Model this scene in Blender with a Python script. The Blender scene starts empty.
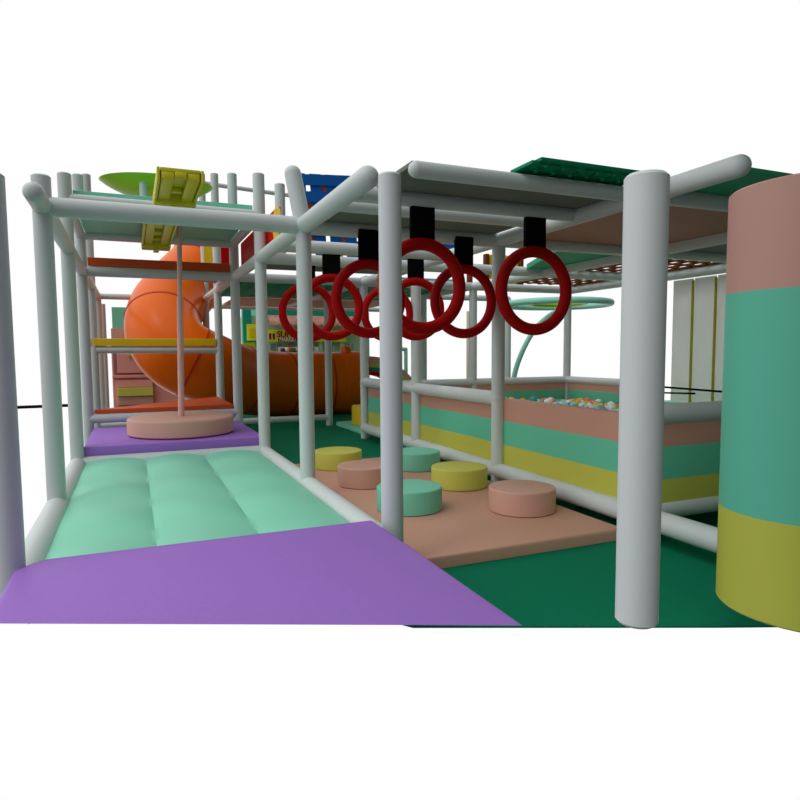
import bpy, bmesh, math, random
from mathutils import Vector, Matrix
random.seed(7)
S = bpy.context.scene
C = S.collection
G = .84            # height of the eye and of the level all heights below are measured from
M = 1.2            # bay size of the pipe frame
PI = math.pi

# ------------------------------------------------------------------ materials
def mat(name, col, rough=.55, spec=.35, noise=0, scale=40, bump=0, emis=None):
    m = bpy.data.materials.new(name); m.use_nodes = True
    nt = m.node_tree; b = nt.nodes['Principled BSDF']
    b.inputs['Base Color'].default_value = (*col, 1)
    b.inputs['Roughness'].default_value = rough
    b.inputs['Specular IOR Level'].default_value = spec
    if noise or bump:
        tc = nt.nodes.new('ShaderNodeTexCoord'); n = nt.nodes.new('ShaderNodeTexNoise')
        n.inputs['Scale'].default_value = scale; n.inputs['Detail'].default_value = 4
        nt.links.new(tc.outputs['Object'], n.inputs['Vector'])
        if noise:
            r = nt.nodes.new('ShaderNodeValToRGB')
            r.color_ramp.elements[0].position = .3; r.color_ramp.elements[1].position = .7
            r.color_ramp.elements[0].color = (*[c*(1-noise) for c in col], 1)
            r.color_ramp.elements[1].color = (*[min(1, c*(1+noise)) for c in col], 1)
            nt.links.new(n.outputs['Fac'], r.inputs['Fac'])
            nt.links.new(r.outputs['Color'], b.inputs['Base Color'])
        if bump:
            bp = nt.nodes.new('ShaderNodeBump'); bp.inputs['Strength'].default_value = bump
            bp.inputs['Distance'].default_value = .01
            nt.links.new(n.outputs['Fac'], bp.inputs['Height']); nt.links.new(bp.outputs['Normal'], b.inputs['Normal'])
    return m
def srgb(r, g, b):
    f = lambda v: (v/255/12.92) if v/255 <= .04045 else ((v/255+.055)/1.055)**2.4
    return (f(r), f(g), f(b))
m_pipe = mat('white_padding', srgb(206, 214, 213), .5, .4)
m_purple = mat('purple_vinyl', srgb(160, 114, 204), .55, .15, .02, 60, .04)
m_mint = mat('mint_vinyl', srgb(126, 212, 182), .5, .3)
m_mintq = mat('mint_quilt', srgb(134, 216, 186), .5, .3)
m_floor = mat('green_floor', srgb(8, 122, 88), .85, .1, .06, 160, .1)
m_pink = mat('pink_vinyl', srgb(212, 164, 146), .5, .3)
m_pinkpad = mat('pink_pad', srgb(206, 158, 136), .6, .2, .03, 90, .05)
m_rose = mat('dusty_pink_vinyl', srgb(228, 162, 152), .5, .3)
m_pitpink = mat('pit_pink', srgb(200, 150, 130), .55, .2)
m_pitmint = mat('pit_mint', srgb(100, 200, 164), .55, .2)
m_pityel = mat('pit_yellow', srgb(202, 202, 84), .55, .2)
m_yel = mat('yellow_vinyl', srgb(206, 206, 92), .5, .3)
m_board_y = mat('yellow_board', srgb(232, 196, 20), .45, .4)
m_board_o = mat('orange_board', srgb(214, 84, 34), .5, .3)
m_slide = mat('orange_plastic', srgb(240, 106, 2), .3, .18)
m_seam = mat('orange_seam', srgb(200, 60, 8), .4, .3)
m_red = mat('red_ring', srgb(172, 3, 5), .6, .12)
m_redp = mat('red_panel', srgb(214, 10, 6), .6, .1)
m_black = mat('black_webbing', (.004, .004, .004), .9, .05)
m_lime = mat('lime_plastic', srgb(168, 204, 22), .4, .4)
m_trol = mat('olive_yellow_plastic', srgb(212, 204, 34), .45, .4)
m_poleP = mat('pink_pole', srgb(226, 178, 172), .45, .3)
m_grey = mat('grey_deck', srgb(122, 128, 120), .7, .1, .06, 90)
m_brownd = mat('pink_deck', srgb(186, 138, 118), .7, .1, .03, 90)
m_mintd = mat('mint_deck', srgb(60, 168, 126), .7, .1)
m_gnet = mat('green_net', srgb(10, 140, 100), .7, .1)
m_bnet = mat('brown_net', srgb(112, 62, 30), .8, .1)
m_blue = mat('blue_net', srgb(10, 98, 182), .6, .2)
m_orange = mat('orange_patch', srgb(236, 104, 40), .6, .2)
m_white = mat('white_plastic', srgb(236, 238, 236), .5, .3)
m_olive = mat('olive_cord', srgb(160, 156, 20), .6, .2)
m_panelw = mat('pale_grey_panel', srgb(248, 250, 246), .7, .1)
m_teal = mat('teal_paint', srgb(24, 150, 130), .5, .2)
m_wallm = mat('pale_green_paint', srgb(176, 214, 170), .6, .2)
m_sign = mat('lime_sign', srgb(222, 236, 50), .5, .2)
m_mag = mat('magenta_letters', srgb(128, 20, 80), .5, .2)
m_cream = mat('cream_pole', srgb(212, 202, 176), .5, .3)
m_line = mat('black_line', (.004, .004, .004), .6, .1)
m_glass = mat('window_blue', srgb(140, 170, 180), .2, .5)
m_colp = mat('column_pink', srgb(206, 162, 146), .5, .3)
m_colm = mat('column_mint', srgb(104, 196, 166), .5, .3)
m_coly = mat('column_yellow', srgb(204, 208, 84), .5, .3)
def striped(name, cols, zs, base='Object'):
    """horizontal bands of coloured vinyl: cols[i] below height zs[i]"""
    m = mat(name, cols[-1], .5, .25); nt = m.node_tree; b = nt.nodes['Principled BSDF']
    tc = nt.nodes.new('ShaderNodeTexCoord'); sp = nt.nodes.new('ShaderNodeSeparateXYZ')
    nt.links.new(tc.outputs['Object'], sp.inputs[0])
    last = None
    for i, z in enumerate(zs):
        lt = nt.nodes.new('ShaderNodeMath'); lt.operation = 'GREATER_THAN'; lt.inputs[1].default_value = z
        nt.links.new(sp.outputs['Z'], lt.inputs[0])
        mx = nt.nodes.new('ShaderNodeMix'); mx.data_type = 'RGBA'
        mx.inputs[7].default_value = (*cols[i+1], 1)
        if last is None: mx.inputs[6].default_value = (*cols[0], 1)
        else: nt.links.new(last, mx.inputs[6])
        nt.links.new(lt.outputs[0], mx.inputs[0]); last = mx.outputs[2]
    nt.links.new(last, b.inputs['Base Color'])
    return m

# ------------------------------------------------------------------ builders
def V(x, y, z): return Vector((x, y, z + G))      # z measured from eye level
def base(o):          # place of a thing or part in the world (nothing is rotated)
    v = o.location.copy()
    while o.parent: o = o.parent; v += o.location
    return v
def obj(name, bm, m, parent=None, smooth=True, origin=None):
    bmesh.ops.recalc_face_normals(bm, faces=bm.faces[:])
    me = bpy.data.meshes.new(name)
    if origin is not None: bmesh.ops.translate(bm, vec=-Vector(origin), verts=bm.verts[:])
    bm.to_mesh(me); bm.free()
    for mm in (m if isinstance(m, (list, tuple)) else [m]): me.materials.append(mm)
    if smooth:
        me.polygons.foreach_set('use_smooth', [True]*len(me.polygons))
        try: me.set_sharp_from_angle(angle=math.radians(38))
        except Exception: pass
    o = bpy.data.objects.new(name, me); C.objects.link(o)
    if origin is not None: o.location = origin
    if parent:
        o.parent = parent
        o.location = (Vector(origin) if origin is not None else Vector()) - base(parent)
    return o
def tag(o, label, cat, group=None, kind=None):
    o['label'] = label; o['category'] = cat
    if group: o['group'] = group
    if kind: o['kind'] = kind
    return o
def thing(name, label, cat, loc, group=None):
    o = bpy.data.objects.new(name, None); C.objects.link(o); o.location = loc
    o.empty_display_size = .1
    return tag(o, label, cat, group)
def lathe_path(bm, pts, radii, seg=24, closed=False, mi=0):
    """sweep a circle of varying radius along pts"""
    n = len(pts); rings = []
    up = Vector((0, 0, 1)); prev = None
    for i, p in enumerate(pts):
        if closed: t = (pts[(i+1) % n] - pts[i-1]).normalized()
        elif i == 0: t = (pts[1]-pts[0]).normalized()
        elif i == n-1: t = (pts[-1]-pts[-2]).normalized()
        else: t = (pts[i+1]-pts[i-1]).normalized()
        if prev is None:
            a = up if abs(t.z) < .9 else Vector((1, 0, 0))
            u = (a - t*a.dot(t)).normalized()
        else:
            u = (prev - t*prev.dot(t)).normalized()
        prev = u; w = t.cross(u); r = radii[i] if isinstance(radii, (list, tuple)) else radii
        rings.append([bm.verts.new(p + (u*math.cos(a)+w*math.sin(a))*r) for a in [2*PI*k/seg for k in range(seg)]])
    m = n if closed else n-1
    for i in range(m):
        A, B = rings[i], rings[(i+1) % n]
        for k in range(seg):
            f = bm.faces.new((A[k], A[(k+1) % seg], B[(k+1) % seg], B[k])); f.material_index = mi
    if not closed:
        bm.faces.new(rings[0][::-1]); bm.faces.new(rings[-1])
    return rings
def add_capsule(bm, a, b, r, seg=24):
    """foam sleeve with rounded ends"""
    a, b = Vector(a), Vector(b); d = (b-a).normalized()
    pts, rad = [], []
    for k in range(1, 6):
        t = k/6*PI/2; pts.append(a - d*r*math.cos(t)); rad.append(r*math.sin(t))
    pts.append(a); rad.append(r); pts.append(b); rad.append(r)
    for k in range(5, 0, -1):
        t = k/6*PI/2; pts.append(b + d*r*math.cos(t)); rad.append(r*math.sin(t))
    lathe_path(bm, pts, rad, seg)
def add_pole(bm, a, b, r, seg=28, bev=.006):
    a, b = Vector(a), Vector(b); d = (b-a).normalized()
    lathe_path(bm, [a, a+d*bev, b-d*bev, b], [r-bev, r, r, r-bev], seg)
def add_box(bm, lo, hi, bev=0, mi=0, seg=2):
    lo, hi = Vector(lo), Vector(hi)
    c = (lo+hi)/2; s = hi-lo
    r = bmesh.ops.create_cube(bm, size=1, matrix=Matrix.Translation(c) @ Matrix.Diagonal((s.x, s.y, s.z, 1)))
    fs = set(f for v in r['verts'] for f in v.link_faces)
    for f in fs: f.material_index = mi
    if bev:
        es = list(set(e for v in r['verts'] for e in v.link_edges))
        bmesh.ops.bevel(bm, geom=es, offset=bev, segments=seg, affect='EDGES', profile=.5)
def add_prism(bm, poly, z0, z1, bev=0):
    """poly in plan, extruded from z0 to z1 (eye-level heights)"""
    b = [bm.verts.new(V(x, y, z0)) for x, y in poly]; t = [bm.verts.new(V(x, y, z1)) for x, y in poly]
    n = len(poly); bm.faces.new(b[::-1]); tf = bm.faces.new(t)
    for i in range(n): bm.faces.new((b[i], b[(i+1) % n], t[(i+1) % n], t[i]))
    if bev:
        bmesh.ops.bevel(bm, geom=list(tf.edges), offset=bev, segments=3, affect='EDGES', profile=.5)
def add_cyl(bm, c, r, h, bev=.01, seg=48):
    c = Vector(c)
    pts = [c, c+Vector((0, 0, bev*.6))]; rad = [r-bev, r]
    for k in range(0, 5):
        t = k/4*PI/2; pts.append(c+Vector((0, 0, h-bev+bev*math.sin(t)))); rad.append(r-bev+bev*math.cos(t))
    lathe_path(bm, pts, rad, seg)
BM = bmesh.new

# ------------------------------------------------------------------ the setting
bm = BM()
add_prism(bm, [(-1.3, .20), (-.12, -.335), (-.09, -.378), (.765, -.758), (1.6, -1.11), (4.1, -.6), (4.3, 7.6), (-.1, 7.6), (-.1, 4.0), (-1.3, 4.0)], -.846, -.84)
o = obj('floor', bm, m_floor, smooth=False); o['kind'] = 'structure'

# ------------------------------------------------------------------ the pipe frame
R = .0405
frame = thing('play_structure', 'large structure of white foam padded pipes carrying the whole playground', 'play structure', V(0, 0, -.84))
def post(x, y, top, bottom=-.84, r=R):
    bm = BM(); add_pole(bm, V(x, y, bottom), V(x, y, top), r)
    return obj('post', bm, m_pipe, frame, origin=V(x, y, bottom))
def beam(a, b, r=R, name='beam'):
    bm = BM(); A, B = V(*a), V(*b); add_capsule(bm, A, B, r)
    return obj(name, bm, m_pipe, frame, origin=A)
T = .664; LO = -.712
# posts standing on the grid of bays, many ends cut at the image strip's edge pixel rows
for x, y, top in [(0, -1, .31), (0, 0, .62), (0, 2, 1.24), (0, 3, 1.55), (0, 4, 1.86), (0, 5, 2.17),
                  (-1, 0, .5), (-1, 1, .80), (-1, 2, 1.12), (-1, 3, 1.42), (-1, 4, 1.73),
                  (-1, 5, T), (-1, 6, T), (0, 1, T+.03),
                  (1, 1, T), (1, 2, T), (1, 3, T), (1, 4, T), (2, 3, T), (2, 4, T), (3, 3, T), (3, 4, T)]:
    post(x*M, y*M, top, {(0, 0): LO, (0, -1): -.508, (-1, 0): -.70}.get((x, y), -.84), .0385 if (x, y) == (0, -1) else R)
beam((0, M, T), (-.045, M+.02, .93), R*1.08, 'leaning_post')
post(.27, 2.95, 1.33, T+.05); post(-.72, 3.52, 1.45, .98, .03)
# upper cross beams
beam((-M, .93, T), (-M, M, T)); beam((-M, M, T), (-M, 2*M, T)); beam((-M, 2*M, T), (-M, 3*M, T))
beam((-M, 3*M, T), (-M, 5*M, T)); beam((-M, 5*M, T), (0, 5*M, T), .034)
beam((-M, M, T), (0, M, T), .044); beam((-M, 3*M, T), (0, 3*M, T))
beam((0, .22, T), (0, M, T), .044); beam((0, M, T), (0, 2*M, T)); beam((0, 2*M, T), (0, 3*M, T)); beam((0, 3*M, T), (0, 5*M, T))
beam((0, M, T), (M, M, T), .044); beam((0, 2*M, T), (M, 2*M, T)); beam((0, 3*M, T), (M, 3*M, T))
beam((M, -.42, T), (M, 0, T)); beam((M, 0, T), (M, M, T)); beam((M, M, T), (M, 2*M, T)); beam((M, 2*M, T), (M, 3*M, T))
beam((M, 0, T), (2*M, 0, T)); beam((M, M, T), (2*M, M, T)); beam((2*M, M, T), (3*M, M, T))
beam((2*M, 0, T), (2*M, M, T)); beam((2*M, M, T), (2*M, 2*M, T)); beam((2*M, 2*M, T), (2*M, 3*M, T))
beam((M, 2*M, T), (2*M, 2*M, T)); beam((2*M, 2*M, T), (3*M, 2*M, T))
beam((M, 3*M, T), (2*M, 3*M, T)); beam((2*M, 3*M, T), (3*M, 3*M, T))
beam((3*M, .8, T), (3*M, 3*M, T), .046)
beam((0, 1.84, T), (M, 1.84, T))                      # carries the third row of rings
beam((.03, .48, T+.005), (M+.03, .48, T+.005), .035); beam((.14, .08, T+.008), (M, .08, T+.008), .031); beam((.03, .75, T+.015), (M, .75, T+.015), .03)
beam((0, 6*M, T), (2.6*M, 6*M, T), .036)
beam((M, 3*M, T), (M, 6*M, T), .036); beam((2*M, 3*M, T), (2*M, 4*M, T), .036); beam((2*M, 4*M, T), (3*M, 4*M, T), .036)
# frame of the mint upper deck
D = .955
beam((-M, 2*M, D+.01), (0, 2*M, D), .034); beam((-M, 3*M, D), (0, 3*M, D)); beam((-M, 2*M, D), (-M, 3*M, D), .034); beam((0, 2*M, D), (0, 3*M, D), .034)
beam((.0, 6.0, 2.06), (1.26, 6.0, 2.0), .026)
# bottom and middle rails
beam((-M, .03, LO), (-M, 2*M, LO), .05); beam((0, .03, LO), (0, 2*M, LO), .046); beam((-M, 2*M, LO), (0, 2*M, LO), .05)
beam((-M, 3*M, -.53), (0, 3*M, -.53), .04); beam((-M, 4*M, LO), (0, 4*M, LO), .03); beam((-M, 4*M, .04), (0, 4*M, .03), .036)
beam((0, 4*M, -.745), (M, 4*M, -.745), .036); beam((0, 2*M, LO), (0, 3*M, LO), .03)
for k in range(4):
    if k: beam((M, k*M, -.735) if k < 3 else (M, k*M, -.735), (M, (k+1)*M if k < 3 else 3*M+.001, -.735), .048) if k < 3 else None
beam((M, -.9, -.735), (M, M, -.735), .048)
beam((M, M, -.29), (M, 2*M, -.29), .044); beam((M, 2*M, -.29), (M, 3*M, -.29), .044)
beam((M, 3*M, -.325), (2*M, 3*M, -.325), .042); beam((2*M, 3*M, -.325), (3*M, 3*M, -.325), .042); beam((3*M, 2*M, -.325), (3*M, 3*M, -.325), .042)
beam((M, 0, -.285), (3*M, 0, -.285), .048); beam((M, 0, -.71), (3*M, 0, -.71), .046)
# ------------------------------------------------------------------ platforms and mats
bm = BM()      # its front is raked under along the camera's line of sight, hiding its face
top = [(-1.187, -.432), (-.062, -.945), (-.062, .013), (-.08, .015), (-1.11, .015), (-1.145, .013), (-1.187, -.05)]
bot = [(-1.187, -.06), (-.062, -.35), (-.062, .013), (-.08, .015), (-1.11, .015), (-1.145, .013), (-1.187, -.05)]
a_ = [bm.verts.new(V(x, y, -.71 if x < -1.1 else -.835)) for x, y in bot]; b_ = [bm.verts.new(V(x, y, -.609)) for x, y in top]
bm.faces.new(a_[::-1]); tf = bm.faces.new(b_)
for i in range(7): bm.faces.new((a_[i], a_[(i+1) % 7], b_[(i+1) % 7], b_[i]))
bmesh.ops.bevel(bm, geom=[e for e in tf.edges if min(v.co.y for v in e.verts) > -.2 or abs(e.verts[0].co.x-e.verts[1].co.x) < .01], offset=.02, segments=3, affect='EDGES', profile=.5)
t = obj('purple_platform', bm, m_purple, origin=V(-.6, -.4, -.84))
tag(t, 'big flat purple vinyl platform filling the near foreground', 'platform')
bm = BM(); add_box(bm, V(-1.165, 2.40, -.668), V(.0, 3.54, -.60), .012)
t = obj('purple_platform', bm, m_purple, origin=V(-.6, 2.9, -.668))
tag(t, 'smaller purple vinyl mat under the round swing seat', 'platform')

# quilted mint mat: three pillows side by side
bm = BM(); nx, ny = 60, 40; x0, x1, y0, y1 = -1.165, -.05, .02, 2.36
g = []
for j in range(ny+1):
    row = []
    for i in range(nx+1):
        u, v = i/nx, j/ny
        a = abs(math.sin(PI*3*u))**.75
        b = .55+.45*math.sin(2*PI*(v*2.0)+.6)**2
        row.append(bm.verts.new(V(x0+u*(x1-x0), y0+v*(y1-y0), -.705+.042*a*b)))
    g.append(row)
for j in range(ny):
    for i in range(nx): bm.faces.new((g[j][i], g[j][i+1], g[j+1][i+1], g[j+1][i]))
be = [e for e in bm.edges if e.is_boundary]
r = bmesh.ops.extrude_edge_only(bm, edges=be)
for v in [e for e in r['geom'] if isinstance(e, bmesh.types.BMVert)]: v.co.z = G-.80
bmesh.ops.contextual_create(bm, geom=[e for e in bm.edges if e.is_boundary])
t = obj('bouncy_mat', bm, m_mintq, origin=V(-.6, 1.2, -.84))
tag(t, 'mint green quilted bouncy mat of three long pillows behind the purple platform', 'mat')

bm = BM(); add_prism(bm, [(.085, .035), (1.13, .035), (1.13, 2.25), (.085, 2.25)], -.838, -.787, .012)
t = obj('pink_floor_mat', bm, m_pinkpad, origin=V(.6, 1.1, -.84))
tag(t, 'thin salmon pink floor mat under the round stepping pads', 'mat')
for x, y, m, lab in [(.41, 2.00, m_yel, 'yellow round stepping pad at the far left of the pink mat'),
                     (.39, 1.40, m_pink, 'pink round stepping pad in the middle of the left row'),
                     (.39, .75, m_mint, 'mint round stepping pad nearest to the purple platform'),
                     (.88, 1.74, m_mint, 'mint round stepping pad farthest away beside the pit wall'),
                     (.875, 1.12, m_yel, 'yellow round stepping pad between a mint and a pink one by the pit'),
                     (.89, .50, m_pink, 'pink round stepping pad at the near right corner of the mat')]:
    bm = BM(); x += .012; add_cyl(bm, V(x, y, -.787), .164, .118, .008)
    tag(obj('stepping_pad', bm, m, origin=V(x, y, -.787)), lab, 'stepping pad', 'round stepping pads on the pink mat')

# triangular climbing boards between the left posts
def tri(poly, z0, z1, m, lab):
    bm = BM(); add_prism(bm, poly, z0, z1, .006)
    tag(obj('climbing_board', bm, m, origin=V(poly[0][0], poly[0][1], z0)), lab, 'climbing board', 'climbing boards in the tower')
tri([(-1.155, 3.58), (-.045, 3.58), (-.045, 4.7)], -.488, -.455, m_board_o, 'orange triangular board lowest in the tower, just above the purple mat')
tri([(-1.225, 4.76), (-.035, 4.76), (-.035, 4.96), (-1.225, 4.93)], .078, .15, m_board_y, 'narrow yellow board on its rail halfway up the tower')
tri([(-1.155, 3.58), (-.045, 3.58), (-.045, 4.6)], .707, .775, m_board_o, 'orange board topmost in the tower under the mint deck')
bm = BM(); add_prism(bm, [(-1.16, 2.43), (-.04, 2.43), (-.04, 3.57), (-1.16, 3.57)], .965, 1.03, .006)
tag(obj('upper_deck', bm, m_mint, origin=V(-.6, 3, .965)), 'mint green deck board of the upper floor at upper left', 'deck')

# ------------------------------------------------------------------ swing seat on a pole
sw = thing('disc_swing', 'round pale pink seat on a thin pink pole above the purple mat', 'swing', V(-.53, 2.86, -.60))
bm = BM(); add_cyl(bm, V(-.53, 2.86, -.598), .378, .13, .02, 64); obj('seat', bm, m_pink, sw, origin=V(-.53, 2.86, -.598))
bm = BM(); add_pole(bm, V(-.53, 2.86, -.47), V(-.512, 2.86, .42), .0225, 20, .003); add_pole(bm, V(-.512, 2.86, .40), V(-.50, 2.86, .95), .018, 20, .003)
obj('pole', bm, m_poleP, sw, origin=V(-.53, 2.86, -.47))
def trolley(cx, y0, y1, z, w, lab):
    t = thing('swing_trolley', lab, 'trolley', V(cx, y0, z))
    bm = BM(); add_box(bm, V(cx-w*.42, y0, z+.055), V(cx+w*.42, y1-.02, z+.075), .004)
    obj('housing', bm, m_trol, t, origin=V(cx, y0, z))
    for s_ in (-1, 1):
        bm = BM(); add_box(bm, V(cx+s_*w*.27-.03, y0, z+.02), V(cx+s_*w*.27+.03, y1-.05, z+.056), .006); obj('side_rail', bm, m_trol, t, origin=V(cx+s_*w*.3, y0, z))
        bm = BM(); add_box(bm, V(cx+s_*w*.46-.007, y0, z+.01), V(cx+s_*w*.46+.007, y1-.05, z+.075), .003); obj('side_plate', bm, m_trol, t, origin=V(cx+s_*w*.46, y0, z))
    bm = BM(); add_box(bm, V(cx-w/2, y1-.17, z-.005), V(cx+w/2, y1, z+.075), .008)
    obj('end_block', bm, m_trol, t, origin=V(cx, y1, z))
    bm = BM(); add_box(bm, V(cx-.02, y1-.15, z-.025), V(cx+.02, y1-.02, z-.004), .004); obj('pull_tab', bm, m_trol, t, origin=V(cx, y1, z))
    for k in range(2):
        bm = BM(); add_box(bm, V(cx-.028, y1-.33-k*.3, z+.03), V(cx+.028, y1-.28-k*.3, z+.054), .003)
        obj('cross_rib', bm, m_trol, t, origin=V(cx, y1-.3-k*.3, z))
trolley(-.598, 1.26, 1.88, .835, .225, 'olive yellow swing trolley in front of the mint deck edge')
trolley(-.645, 2.28, 3.46, .84, .215, 'olive yellow swing trolley under the mint deck beside the pink pole')
bm = BM(); bmesh.ops.create_uvsphere(bm, u_segments=48, v_segments=24, radius=1)
r = bmesh.ops.bisect_plane(bm, geom=bm.verts[:]+bm.edges[:]+bm.faces[:], plane_co=(0, 0, -.65), plane_no=(0, 0, 1), clear_outer=True)
bmesh.ops.contextual_create(bm, geom=[e for e in bm.edges if e.is_boundary])
for v in bm.verts: v.co = Vector((v.co.x*.60, v.co.y*.45, v.co.z*.40))
bmesh.ops.recalc_face_normals(bm, faces=bm.faces)
bmesh.ops.translate(bm, vec=V(-.60, 3.75, 1.70), verts=bm.verts)
tag(obj('slide_hood', bm, m_lime, origin=V(-.62, 3.75, 1.4)), 'rounded lime green bowl hanging above the mint upper deck', 'slide hood')

# ------------------------------------------------------------------ orange tube slide
def catmull(P, n=14):
    P = [Vector(p) for p in P]; Q = [P[0]*2-P[1]]+P+[P[-1]*2-P[-2]]; out = []
    for i in range(1, len(Q)-2):
        for k in range(n):
            t = k/n; a, b, c, d = Q[i-1], Q[i], Q[i+1], Q[i+2]
            out.append(.5*((2*b)+(c-a)*t+(2*a-5*b+4*c-d)*t*t+(3*b-a-3*c+d)*t**3))
    out.append(P[-1]); return out
path = catmull([V(.20, 6.62, 1.24), V(.039, 6.55, 1.111), V(-.248, 6.32, .80), V(-.455, 5.98, .51), V(-.50, 5.68, .24), V(-.36, 5.49, -.01), V(-.048, 5.50, -.18), V(.361, 5.8, -.33), V(.933, 6.12, -.414), V(1.5, 6.2, -.42), V(1.98, 6.2, -.42)], 12)
sl = thing('tube_slide', 'big orange plastic tube slide curling down and running along the floor', 'slide', V(.5, 6.6, -.84))
n = len(path); cuts = [0, 14, 42, 66, 84, 97, 110, n-1]
for a, b in zip(cuts, cuts[1:]):
    bm = BM(); seg = path[a:b+1]; lathe_path(bm, seg, .425, 48); obj('tube_section', bm, m_slide, sl, origin=path[a])
for c in cuts[1:-1]:
    bm = BM(); d = (path[c+1]-path[c-1]).normalized()
    lathe_path(bm, [path[c]-d*.012, path[c]+d*.012], .431, 48); obj('seam_ring', bm, m_seam, sl, origin=path[c])
bm = BM(); e = path[-1]; lathe_path(bm, [e-Vector((.22, 0, 0)), e-Vector((.1, 0, 0)), e+Vector((.04, 0, 0))], [.428, .434, .434], 48)
obj('exit_collar', bm, m_slide, sl, origin=e)
bm = BM(); e2 = e+Vector((-.10, 0, .38)); lathe_path(bm, [e2-Vector((.05, 0, 0)), e2+Vector((.03, 0, 0))], .13, 32); obj('joining_flange', bm, m_slide, sl, origin=e2)

# ------------------------------------------------------------------ hanging rings
def ring_thing():
    t = thing('hanging_ring', '', 'hanging ring', V(0, 0, .29))
    bm = BM(); c = V(0, 0, .29); pr = .187
    lathe_path(bm, [c+Vector((math.cos(a)*pr, 0, math.sin(a)*pr)) for a in [2*PI*k/64 for k in range(64)]], .0285, 20, True)
    obj('ring', bm, m_red, t, origin=c)
    bm = BM(); add_box(bm, V(-.058, -.012, .47), V(.058, .012, .66), .003); obj('strap', bm, m_black, t, origin=c)
    return t
ring0 = ring_thing()
rl = [(.352, .48, 'largest red ring on a black strap, just right of the near white post'),
      (.95, .48, 'rightmost red hanging ring, alone in front of the ball pit'),
      (.35, 1.16, 'second largest red ring of the left row, partly behind the near post'),
      (.938, 1.16, 'red ring overlapping the largest ring, second in the right row'),
      (.346, 1.84, 'third red ring of the left row, in front of the supermarket playhouse'),
      (.943, 1.84, 'third red ring of the right row, framed by the largest ring'),
      (.335, 2.4, 'farthest red ring of the left row, crossed by a white post'),
      (.96, 2.4, 'farthest red ring of the right row, mostly hidden behind the near post')]
for i, (x, y, lab) in enumerate(rl):
    if i == 0: r_ = ring0
    else:
        r_ = ring0.copy(); C.objects.link(r_)
        for ch in ring0.children:
            c = ch.copy(); C.objects.link(c); c.parent = r_
    r_.location = V(x, y, .29); r_['label'] = lab; r_['group'] = 'red rings hanging from black straps'

# ------------------------------------------------------------------ decks overhead
def deck(name, lo, hi, m, lab, cat='deck'):
    bm = BM(); add_box(bm, V(*lo), V(*hi), .004); return tag(obj(name, bm, m, smooth=False, origin=V(*lo)), lab, cat)
deck('deck_board', (.13, .10, .69), (1.19, .54, .71), m_grey, 'grey deck board overhead nearest the viewer, above the first rings')
deck('deck_board', (.05, .77, .690), (1.15, 1.17, .72), m_grey, 'grey deck board overhead between the first and second rows of rings')
deck('deck_board', (.05, 2.70, .680), (1.15, 3.12, .72), m_grey, 'dark grey deck board overhead beyond the last rings')
deck('deck_board', (1.24, .03, .680), (2.36, 1.17, .72), m_brownd, 'pink brown deck board overhead beside the near thick post')
deck('deck_board', (1.24, -.34, .680), (2.36, -.03, .70), m_mintd, 'green deck board overhead beside the striped column')
deck('deck_board', (2.44, .03, .680), (3.56, 1.17, .72), m_grey, 'dark grey deck board overhead seen right of the thick post')
bm = BM(); add_prism(bm, [(1.75, 1.24), (2.36, 1.24), (2.36, 2.36), (2.2, 2.36)], .68, .72)
tag(obj('deck_board', bm, m_mintd, smooth=False, origin=V(1.8, 1.3, .68)), 'green deck board overhead seen through the rightmost ring', 'deck')
deck('deck_board', (1.26, 3.7, .70), (2.34, 4.72, .74), m_mint, 'mint deck board high up behind the ball pit')
deck('deck_board', (.36, 5.8, .665), (2.5, 7.1, .70), m_brownd, 'brown deck board far away over the supermarket playhouse')
def net(name, ox, oy, z, w, d, px, py, sw_, m, lab, th=.012, corrug=0):
    bm = BM()
    n = int(w/px)
    for i in range(n+1):
        add_box(bm, V(ox+i*px-sw_/2, oy, z), V(ox+i*px+sw_/2, oy+d, z+th))
    k = int(d/py)
    for j in range(k+1):
        add_box(bm, V(ox, oy+j*py-sw_/2, z+th*.6), V(ox+w, oy+j*py+sw_/2, z+th*1.6))
    return tag(obj(name, bm, m, smooth=False, origin=V(ox, oy, z)), lab, 'net')
for lo, hi in (((.04, -3.6, .69), (2.36, -1.5, .73)), ((.0, -3.6, 1.95), (3.0, .2, 2.0))):     # unseen decks added over and behind the camera to shade the right side
    bm = BM(); add_box(bm, V(*lo), V(*hi), .004); obj('shade_deck', bm, m_mintd, frame, False, origin=V(*lo))
net('deck_net', .60, -.03, .712, .52, .15, .085, .065, .05, m_gnet, 'dark green woven net overhead at the top beside the thick post')
net('deck_net', 2.46, 1.25, .70, 1.1, 2.25, .137, .16, .036, m_bnet, 'brown rope net deck overhead above the ball pit corner')
net('deck_net', .06, 3.75, .675, 2.3, 1.95, .16, .16, .125, m_gnet, 'green slatted net deck far overhead behind the rings')

# blue woven safety net, upper storey
bn = thing('safety_net', 'blue woven climbing net with orange patches above the beams', 'net', V(.95, 3.2, .9))
bm = BM(); rot = Matrix.Rotation(math.radians(-4), 4, 'Y')
L = 1.3
for i in range(11):
    add_box(bm, Vector((-.75+i*.14-.05, -.006, -.42)), Vector((-.75+i*.14+.05, .006, .62)))
for j in range(1, 9):
    add_box(bm, Vector((-.78, -.018, -.58+j*.14-.045)), Vector((.7, -.007, -.58+j*.14+.045)))
for v in bm.verts: v.co = rot @ v.co
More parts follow.
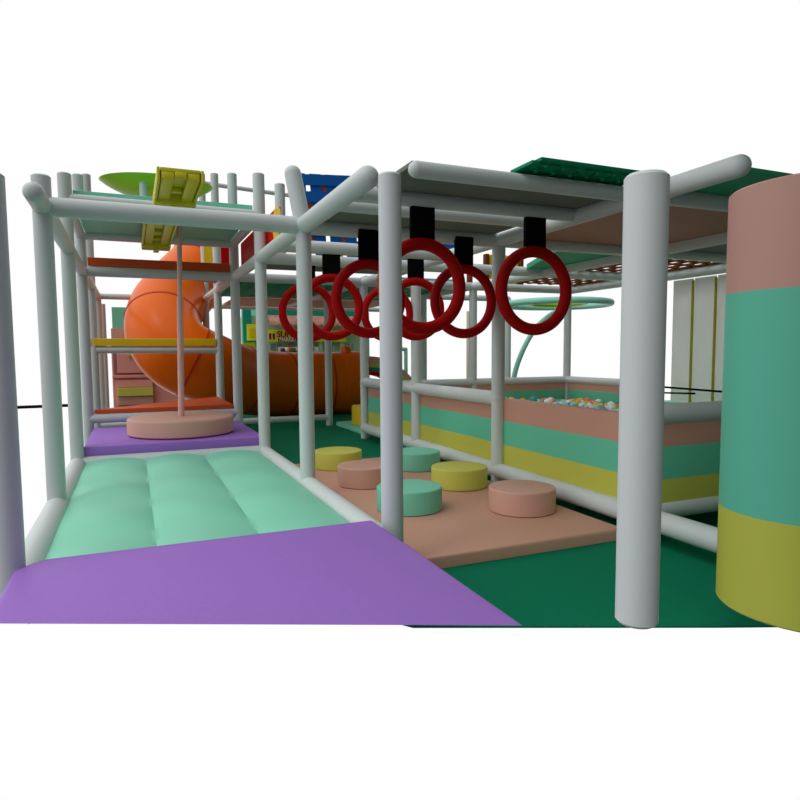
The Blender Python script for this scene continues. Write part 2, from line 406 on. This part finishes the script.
# the net is clipped on a slope following the image strip's top pixel row
bmesh.ops.bisect_plane(bm, geom=bm.verts[:]+bm.edges[:]+bm.faces[:], plane_co=(0, 0, .30), plane_no=(-.05, 0, 1), clear_outer=True)
bmesh.ops.translate(bm, vec=V(1.26, 3.2, 1.24), verts=bm.verts); obj('webbing', bm, m_blue, bn, False, origin=V(1.26, 3.2, 1.24))
for i, j in [(1, 5), (1, 3), (3, 4), (3, 5), (0, 2), (2, 2), (4, 1), (0, 4), (4, 3), (6, 4), (6, 2), (1, 1)]:
    bm = BM(); add_box(bm, Vector((-.75+i*.14+.03, .01, -.58+j*.14+.03)), Vector((-.75+i*.14+.115, .02, -.58+j*.14+.115)))
    for v in bm.verts: v.co = rot @ v.co
    bmesh.ops.translate(bm, vec=V(1.26, 3.2, 1.24), verts=bm.verts); obj('patch', bm, m_orange, bn, False, origin=V(1.26, 3.2, 1.24))

# red boards with a yellow disc on the upper storey
pn = thing('side_panel', 'red side board with a yellow disc behind the mint upper deck', 'panel', V(.03, 2.5, .71))
bm = BM(); add_box(bm, V(.052, 2.06, .73), V(.075, 3.56, .95), .003); obj('board', bm, m_redp, pn, False, origin=V(.05, 2.5, .72))
bm = BM(); lathe_path(bm, [V(.038, 2.04, .83), V(.049, 2.04, .83)], .11, 40)
obj('disc', bm, m_board_y, pn, False, origin=V(.04, 2.04, .83))
pn = thing('back_panel', 'red and yellow panel standing behind the topmost orange board', 'panel', V(0, 4.9, .71))
bm = BM(); add_box(bm, V(.06, 4.90, .80), V(.17, 4.93, 1.16)); obj('board', bm, m_redp, pn, False, origin=V(0, 4.9, .7))
bm = BM(); add_box(bm, V(-.12, 4.86, .80), V(-.03, 4.89, 1.16)); obj('strip', bm, m_board_y, pn, False, origin=V(0, 4.88, .7))

# ------------------------------------------------------------------ ball pit
bp = thing('ball_pit', 'large ball pit with pink, mint and yellow striped walls', 'ball pit', V(2.4, 1.8, -.84))
m_strip = striped('pit_stripes', [m_pityel.node_tree.nodes['Principled BSDF'].inputs[0].default_value[:3], m_pitmint.node_tree.nodes['Principled BSDF'].inputs[0].default_value[:3], m_pitpink.node_tree.nodes['Principled BSDF'].inputs[0].default_value[:3]], [.27, .415])
def wall(lo, hi):
    bm = BM(); add_box(bm, V(*lo), V(*hi), .008); return obj('wall_panel', bm, m_strip, bp, origin=(V(*lo)[0], V(*lo)[1], 0))
wall((M+.015, .04, -.78), (M+.06, M-.02, -.287)); wall((M+.015, M+.02, -.78), (M+.06, 2*M-.03, -.30)); wall((M+.015, 2*M+.03, -.78), (M+.06, 3*M-.05, -.30))
wall((M+.05, 3*M-.025, -.78), (3*M-.04, 3*M+.03, -.33)); wall((3*M-.025, 2*M+.03, -.78), (3*M+.03, 3*M-.04, -.33)); wall((M+.05, -.03, -.72), (3*M-.04, .03, -.30))
bm = BM(); add_box(bm, V(2.75, .05, -.82), V(3.55, 2.33, -.53), .02)
tag(obj('pit_bench', bm, m_mint, origin=V(3.1, 1, -.82)), 'mint padded bench at the right side of the ball pit', 'bench')
bcols = [('coral', srgb(226, 122, 92)), ('teal', srgb(60, 146, 152)), ('white', srgb(226, 230, 226)), ('mustard', srgb(214, 178, 40)), ('pale aqua', srgb(140, 216, 206))]
bmesh_b = []
for nme, c in bcols:
    m = mat('ball_'+nme.replace(' ', '_'), c, .4, .4)
    bm = BM(); bmesh.ops.create_icosphere(bm, subdivisions=3, radius=.041)
    me = bpy.data.meshes.new('ball'); bm.to_mesh(me); bm.free(); me.materials.append(m)
    me.polygons.foreach_set('use_smooth', [True]*len(me.polygons)); bmesh_b.append(me)
balls = []
dy = .074; y = .10; k = 0
while y < 3.53:
    x = 1.31+(.043 if k % 2 else 0)
    while x < (2.70 if y < 2.36 else 3.52):
        balls.append((x+random.uniform(-.0015, .0015), y+random.uniform(-.0015, .0015), -.565+random.choice([0, 0, .01, .02, .032])+random.uniform(-.006, .006), random.choices(range(5), [3, 2.2, 2.6, 3.4, 1.6])[0]))
        x += .086
    y += dy; k += 1
for _ in range(26):
    balls.append((random.uniform(1.5, 2.6), random.uniform(1.2, 3.4), -.468, random.randrange(5)))
def infront(b):      # the stretch of the pit the photo looks into, over the side wall
    x, y = b[0]+.85, b[1]+2.07
    if not (1.62 < (b[1]+2.07)/(b[0]+.85)*1.0 and b[1] > 1.15): return 1e9
    return math.hypot(x, y) + (3 if b[0] < 1.55 else 0)
balls.sort(key=infront)
for b in balls[:298]:
    nme = bcols[b[3]][0]
    o = bpy.data.objects.new('pit_ball', bmesh_b[b[3]]); C.objects.link(o); o.location = V(b[0], b[1], b[2])
    tag(o, nme+' plastic ball lying among the others in the ball pit', 'ball', nme+' balls in the ball pit')
vs, fs, mi = [], [], []
unit = BM(); bmesh.ops.create_icosphere(unit, subdivisions=2, radius=.041)
uv_ = [v.co.copy() for v in unit.verts]; uf = [[v.index for v in f.verts] for f in unit.faces]; unit.free()
for b in balls[298:]:
    k0 = len(vs); c = V(*b[:3]); vs += [c+v for v in uv_]; fs += [[k0+i for i in f] for f in uf]; mi += [b[3]]*len(uf)
me = bpy.data.meshes.new('pit_balls'); me.from_pydata(vs, [], fs)
for q in bmesh_b: me.materials.append(q.materials[0])
me.polygons.foreach_set('material_index', mi); me.polygons.foreach_set('use_smooth', [True]*len(fs))
o = bpy.data.objects.new('pit_balls', me); C.objects.link(o); tag(o, 'mass of small mixed colour balls filling the rest of the ball pit', 'balls', kind='stuff')

# corded side net at the right of the pit
cn = thing('corded_screen', 'pale grey screen crossed by upright olive yellow cords, beside the striped column', 'screen', V(3.66, 1.6, -.47))
for k in range(6):
    y = .80+k*.233
    bm = BM(); add_box(bm, V(3.66, y+.008, -.47), V(3.675, y+.225, .62), .004); obj('screen_strip', bm, m_panelw, cn, False, origin=V(3.66, y, -.47))
for k in range(6):
    bm = BM(); y = .80+k*.233; add_pole(bm, V(3.652, y, -.47), V(3.652, y, .60), .012, 12, .002); obj('cord', bm, m_olive, cn, origin=V(3.62, y, -.47))
bm = BM(); add_box(bm, V(3.64, .7, -.56), V(4.9, 2.36, -.475), .01)
tag(obj('outer_mat', bm, m_mint, origin=V(3.64, 1.5, -.84)), 'flat mint pad at the foot of the corded screen', 'mat')

# ------------------------------------------------------------------ striped column
m_col = striped('column_stripes', [srgb(180, 186, 74), srgb(90, 182, 154), srgb(184, 142, 130)], [.42, .985])
bm = BM(); cx, cy = .762, -1.0; add_pole(bm, V(cx, cy, -.68), V(cx, cy, .405), .20, 72, .004)
tag(obj('padded_column', bm, m_col, origin=V(cx, cy, -.84)), 'thick round column padded in pink, mint and yellow bands at the right edge', 'column')

# yellow cube on a mint step behind the pit
bm = BM(); add_box(bm, V(1.26, 3.66, -.84), V(2.34, 4.74, -.79), .01)
tag(obj('mint_step', bm, m_mint, origin=V(1.8, 4.2, -.84)), 'low mint step mat behind the far end of the pit', 'mat')
bm = BM(); add_box(bm, V(1.33, 4.12, -.788), V(1.60, 4.40, -.575), .02)
tag(obj('foam_cube', bm, m_board_y, origin=V(1.46, 4.26, -.788)), 'small yellow foam cube on the mint step', 'foam block')

# ------------------------------------------------------------------ supermarket playhouse, far back
ph = thing('playhouse', 'pale green toy supermarket with a pink scalloped awning and lime sign', 'playhouse', V(1.9, 8.7, -.84))
Y = 8.5
def pbox(name, lo, hi, m, p=ph, bev=.005):
    bm = BM(); add_box(bm, V(*lo), V(*hi), bev); return obj(name, bm, m, p, False, origin=V(*lo))
pbox('wall', (.92, Y, -.84), (3.0, Y+.9, .62), m_wallm)
pbox('roof_board', (1.15, Y-.16, .62), (2.95, Y+.95, .82), m_teal)
pbox('corner_pillar', (.84, Y-.04, .1), (.98, Y+.1, .72), m_teal)
bm = BM()
n = 22; xa, xb = 1.22, 2.82
rows = [(Y-.02, .68), (Y-.20, .60), (Y-.31, .515)]
grid = []
for j, (yy, zz) in enumerate(rows):
    grid.append([bm.verts.new(V(xa+(xb-xa)*i/(n*4), yy, zz)) for i in range(n*4+1)])
grid.append([bm.verts.new(V(xa+(xb-xa)*i/(n*4), Y-.325, .475-.035*abs(math.sin(PI*i/4)))) for i in range(n*4+1)])
for j in range(3):
    for i in range(n*4): bm.faces.new((grid[j][i], grid[j][i+1], grid[j+1][i+1], grid[j+1][i]))
bmesh.ops.solidify(bm, geom=bm.faces[:], thickness=.015)
m_awn = mat('awning_pink', srgb(236, 186, 170), .6, .1, .18, 9)
obj('awning', bm, m_awn, ph, origin=V(xa, Y, .5))
sg = pbox('sign', (1.22, Y-.13, .18), (2.6, Y-.09, .375), m_sign)
pbox('sign_plate', (1.40, Y-.145, .188), (1.74, Y-.131, .248), m_mag, sg, 0)
def text(s, size, loc, m, parent, name):
    cu = bpy.data.curves.new(name, 'FONT'); cu.body = s; cu.size = size; cu.extrude = .004; cu.offset = size*.02
    ot = bpy.data.objects.new(name, cu); C.objects.link(ot); bpy.context.view_layer.update()
    me = bpy.data.meshes.new_from_object(ot.evaluated_get(bpy.context.evaluated_depsgraph_get()))
    bpy.data.objects.remove(ot); me.materials.clear(); me.materials.append(m)
    o = bpy.data.objects.new(name, me); C.objects.link(o); o.parent = parent
    o.rotation_euler = (PI/2, 0, 0); o.location = Vector(loc)-base(parent)
    return o
text('SUPER', .135, V(1.38, Y-.134, .262), m_mag, sg, 'lettering')
text('MARKET', .078, V(1.415, Y-.149, .192), m_white, sg, 'lettering')
for x in (1.25, 1.31): pbox('sign_emblem', (x, Y-.138, .22), (x+.035, Y-.131, .32), m_mag, sg, 0)
for x0_, x1_ in ((1.28, 1.5), (1.58, 2.02), (2.25, 2.4), (2.62, 2.78)):
    w_ = pbox('window', (x0_, Y-.03, -.15), (x1_, Y+.005, .15), m_glass)
    for q in range(3):
        pbox('glazing_bar', (x0_+(x1_-x0_)*q/2-.008, Y-.05, -.15), (x0_+(x1_-x0_)*q/2+.008, Y-.031, .15), m_wallm, w_, 0)
pbox('window_ledge', (1.24, Y-.12, -.30), (2.1, Y-.0, -.26), m_white)
random.seed(3)
for k in range(9):
    x = 1.47+k*.062
    bm = BM(); bmesh.ops.create_icosphere(bm, subdivisions=2, radius=.045, matrix=Matrix.Translation(V(x, Y-.16, .035+.01*(k % 3))))
    mm = mat('produce', [srgb(60, 50, 30), srgb(230, 226, 220), srgb(196, 96, 40), srgb(60, 110, 50), srgb(220, 180, 160)][k % 5], .6)
    obj('picture_fruit', bm, mm, ph, origin=V(x, Y-.16, -.05))
pbox('picture_board', (1.40, Y-.12, -.08), (2.1, Y-.10, .09), m_white)
for x in (2.12, 2.50): pbox('door_post', (x, Y-.10, -.84), (x+.06, Y, .33), m_wallm)
po = pbox('poster', (.90, Y-.065, .20), (1.06, Y-.045, .47), m_sign)
pbox('poster_figure', (.94, Y-.075, .26), (1.02, Y-.066, .40), m_board_y, po, 0)
# lime bush-like wedge left of it
bm = BM(); c0 = [V(.40, 8.2, -.1), V(.98, 8.2, -.1), V(.98, 8.2, .17), V(.80, 8.2, .16)]
f1 = [bm.verts.new(v) for v in c0]; f2 = [bm.verts.new(v+Vector((0, .25, 0))) for v in c0]
bm.faces.new(f1); bm.faces.new(f2[::-1])
for i in range(4): bm.faces.new((f1[i], f1[(i+1) % 4], f2[(i+1) % 4], f2[i]))
tag(obj('lime_ramp', bm, m_lime, smooth=False), 'lime green sloping board just left of the toy supermarket', 'ramp')

# ------------------------------------------------------------------ pink play kitchen, far left
pk = thing('play_kitchen', 'pink toy kitchen wall with small yellow knobs behind the tower', 'play kitchen', V(-.6, 7.5, -.84))
K = 7.5
def kb(name, lo, hi, m, bev=.006, p=None): return pbox(name, lo, hi, m, p or pk, bev)
kb('body', (-1.12, K, -.84), (.3, K+.5, .06), m_rose)
kb('upper_wall', (-1.12, K+.2, .06), (-.3, K+.5, .36), m_pink)
kb('mint_board', (-1.10, K+.22, .36), (-.3, K+.48, .66), m_mint)
kb('counter', (-1.12, K-.06, -.34), (.3, K, -.30), m_rose)
dr = kb('door', (-1.05, K-.04, -.27), (-.60, K, .0), m_rose)
kb('door_frame', (-1.10, K-.02, -.30), (-.50, K, .03), mat('mauve_frame', srgb(150, 104, 100)))
kb('knob', (-.91, K-.09, -.04), (-.82, K-.04, .01), m_yel, .006, dr); kb('knob', (-.76, K-.10, -.16), (-.66, K-.04, -.08), m_yel, .006, dr)
kb('drawer', (-1.06, K-.05, -.47), (-.60, K, -.37), m_rose); kb('drawer', (-1.06, K-.05, -.72), (-.60, K, -.60), m_pink)
kb('yellow_drawer', (-1.06, K-.09, -.595), (-.60, K, -.475), m_yel)

# ------------------------------------------------------------------ mint loop, distant poles
lp = thing('ring_canopy', 'mint green round hoop canopy on a curved leg beyond the ball pit', 'canopy', V(4.2, 4.9, -.84))
cc = V(4.22, 4.6, .60)
bm = BM(); lathe_path(bm, [cc+Vector((math.cos(a)*.66, math.sin(a)*.66, 0)) for a in [2*PI*k/64 for k in range(64)]], .04, 16, True); obj('hoop', bm, mat('pale_mint_pipe', srgb(150, 214, 194), .5), lp, origin=cc)
bm = BM(); lathe_path(bm, [cc+Vector((math.cos(a)*.36, math.sin(a)*.36, .02)) for a in [2*PI*k/48 for k in range(48)]], .035, 12, True); obj('inner_hoop', bm, m_lime, lp, origin=cc)
m_mpipe = bpy.data.materials['pale_mint_pipe']
bm = BM(); lathe_path(bm, catmull([V(3.81, 5, -.84), V(3.83, 5, -.36), V(3.97, 5, .01), V(4.17, 5, .30), V(4.42, 5, .49), V(4.66, 5, .58)], 10), .034, 16); obj('curved_leg', bm, m_mpipe, lp, origin=V(3.5, 5.2, -.84))
def pole(x, y, top, r, m, lab):
    bm = BM(); add_pole(bm, V(x, y, -.84), V(x, y, top), r, 20, .003); tag(obj('distant_pole', bm, m, origin=V(x, y, -.84)), lab, 'pole')
pole(4.0, 6.5, .62, .05, m_cream, 'slim beige pole far behind the ring second in the right row')
pole(2.52, 5.1, .62, .04, m_mpipe, 'thin mint tinted pole far behind the pit, next to a white post')
pole(3.69, 5.18, .62, .028, m_mpipe, 'mint tinted pole beside the foot of the curved leg')
pole(2.55, 7.2, .62, .04, m_mpipe, 'thin pale mint pole right of the toy supermarket')
tb = thing('small_hoop_frame', 'small pale mint square hoop seen between the distant posts', 'hoop', V(3.0, 7.0, -.84))
bm = BM(); P = [V(2.75, 7, -.84), V(2.75, 7, .04), V(3.13, 7, .04), V(3.13, 7, -.84)]
for a, b in zip(P, P[1:]): add_capsule(bm, a, b, .03, 12)
obj('pipe', bm, m_mpipe, tb, origin=P[0])
rw = thing('toddler_slide', 'small pink slide with red and yellow bands behind the pit rail', 'slide', V(2.5, 6, -.84))
for q, m in enumerate([m_pink, m_yel, m_teal, m_redp]):
    bm = BM(); pts = [V(2.15+.9*t, 6.0-.02*q, -.06-q*.055-(.04 if q else 0)-.62*t*t) for t in [k/12 for k in range(13)]]
    lo_ = [p-Vector((0, 0, .055 if q else .095)) for p in pts]
    F = [bm.verts.new(p) for p in pts+lo_[::-1]]; Bk = [bm.verts.new(p+Vector((0, .4, 0))) for p in pts+lo_[::-1]]
    bm.faces.new(F); bm.faces.new(Bk[::-1])
    for i in range(len(F)): bm.faces.new((F[i], F[(i+1) % len(F)], Bk[(i+1) % len(F)], Bk[i]))
    obj('band', bm, m, rw, False, origin=pts[0])
# upper storey bits seen through the rightmost ring
yp = thing('play_board', 'yellow play panel with brown posts seen above the far beam', 'panel', V(2.4, 3.7, .71))
bm = BM(); add_box(bm, V(2.66, 3.70, .72), V(3.02, 3.73, 1.02), .01); obj('board', bm, m_board_y, yp, False, origin=V(2.66, 3.7, .71))
for x in (2.42, 2.62, 3.05):
    bm = BM(); add_box(bm, V(x-.02, 3.68, .70), V(x+.02, 3.74, 1.02)); obj('upright', bm, m_bnet, yp, False, origin=V(x, 3.7, .7))
bm = BM(); add_box(bm, V(2.42, 3.69, .88), V(2.64, 3.72, .91)); obj('bar', bm, m_bnet, yp, False, origin=V(2.42, 3.7, .9))
bm = BM(); bmesh.ops.create_icosphere(bm, subdivisions=3, radius=.06, matrix=Matrix.Translation(V(3.2, 3.72, .86))); obj('knob', bm, m_teal, yp, origin=V(3.2, 3.7, .86))
# thin dark rails at the edges of the hall
def thin(a, b, r, lab):
    bm = BM(); add_pole(bm, V(*a), V(*b), r, 10, .001); tag(obj('boundary_rail', bm, m_line, origin=V(*a)), lab, 'rail')
thin((-3.3, 8.0, -.74), (-1.62, 8.0, -.735), .022, 'thin black rail in the white distance at far left')
thin((3.57, 2.3, -.335), (3.57, 1.3, -.347), .009, 'long thin dark rail crossing the olive cords')
thin((3.57, 2.3, -.393), (3.57, 1.84, -.375), .008, 'short dark rail just below the long one at the cords')

# ------------------------------------------------------------------ light, camera
w = bpy.data.worlds.new('World'); S.world = w; w.use_nodes = True
nt = w.node_tree; bg = nt.nodes['Background']     # a bright white hall ahead, open on the left, dimmer behind, below and to the right
tc = nt.nodes.new('ShaderNodeTexCoord')
def dotn(v):
    n_ = nt.nodes.new('ShaderNodeVectorMath'); n_.operation = 'DOT_PRODUCT'; n_.inputs[1].default_value = v
    nt.links.new(tc.outputs['Generated'], n_.inputs[0]); return n_.outputs['Value']
def ramp(src, a, b, lo, hi):
    n_ = nt.nodes.new('ShaderNodeMapRange'); n_.interpolation_type = 'SMOOTHSTEP'
    for k_, v_ in zip((1, 2, 3, 4), (a, b, lo, hi)): n_.inputs[k_].default_value = v_
    nt.links.new(src, n_.inputs[0]); return n_.outputs[0]
front = ramp(dotn((.393, .919, 0)), .52, .68, 0, 1); left = ramp(dotn((-.62, .05, .78)), .15, 1, .08, 1.45)
mx = nt.nodes.new('ShaderNodeMath'); mx.operation = 'MAXIMUM'; nt.links.new(front, mx.inputs[0]); nt.links.new(left, mx.inputs[1])
nt.links.new(mx.outputs[0], bg.inputs[1]); bg.inputs[0].default_value = (1, 1, 1, 1)
def area(name, loc, target, size, power, col=(1, 1, 1)):
    l = bpy.data.lights.new(name, 'AREA'); l.shape = 'DISK'; l.size = size; l.energy = power; l.color = col
    o = bpy.data.objects.new(name, l); C.objects.link(o); o.location = loc
    o.rotation_euler = (Vector(target)-Vector(loc)).to_track_quat('-Z', 'Y').to_euler()
sun = bpy.data.lights.new('Sun', 'SUN'); sun.energy = .3; sun.angle = math.radians(12)
so = bpy.data.objects.new('Sun', sun); C.objects.link(so); so.rotation_euler = Vector((.45, .25, -.85)).to_track_quat('-Z', 'Y').to_euler()
cam = bpy.data.cameras.new('Camera'); co = bpy.data.objects.new('Camera', cam); C.objects.link(co); S.camera = co
yaw, pit, rol = .4038, .0773, -.0069
F = Vector((math.sin(yaw)*math.cos(pit), math.cos(yaw)*math.cos(pit), -math.sin(pit)))
Rr = Vector((math.cos(yaw), -math.sin(yaw), 0)); U = Rr.cross(F)
R2 = Rr*math.cos(rol)+U*math.sin(rol); U2 = -Rr*math.sin(rol)+U*math.cos(rol)
co.matrix_world = Matrix(((R2.x, U2.x, -F.x, -.8504), (R2.y, U2.y, -F.y, -2.0692), (R2.z, U2.z, -F.z, G), (0, 0, 0, 1)))
cam.sensor_width = 36; cam.lens = 623.5/800*36; cam.clip_start = .05; cam.clip_end = 200
S.view_settings.view_transform = 'Standard'; S.view_settings.look = 'None'; S.view_settings.gamma = 1
S.view_settings.use_curve_mapping = False; S.view_settings.exposure = 0
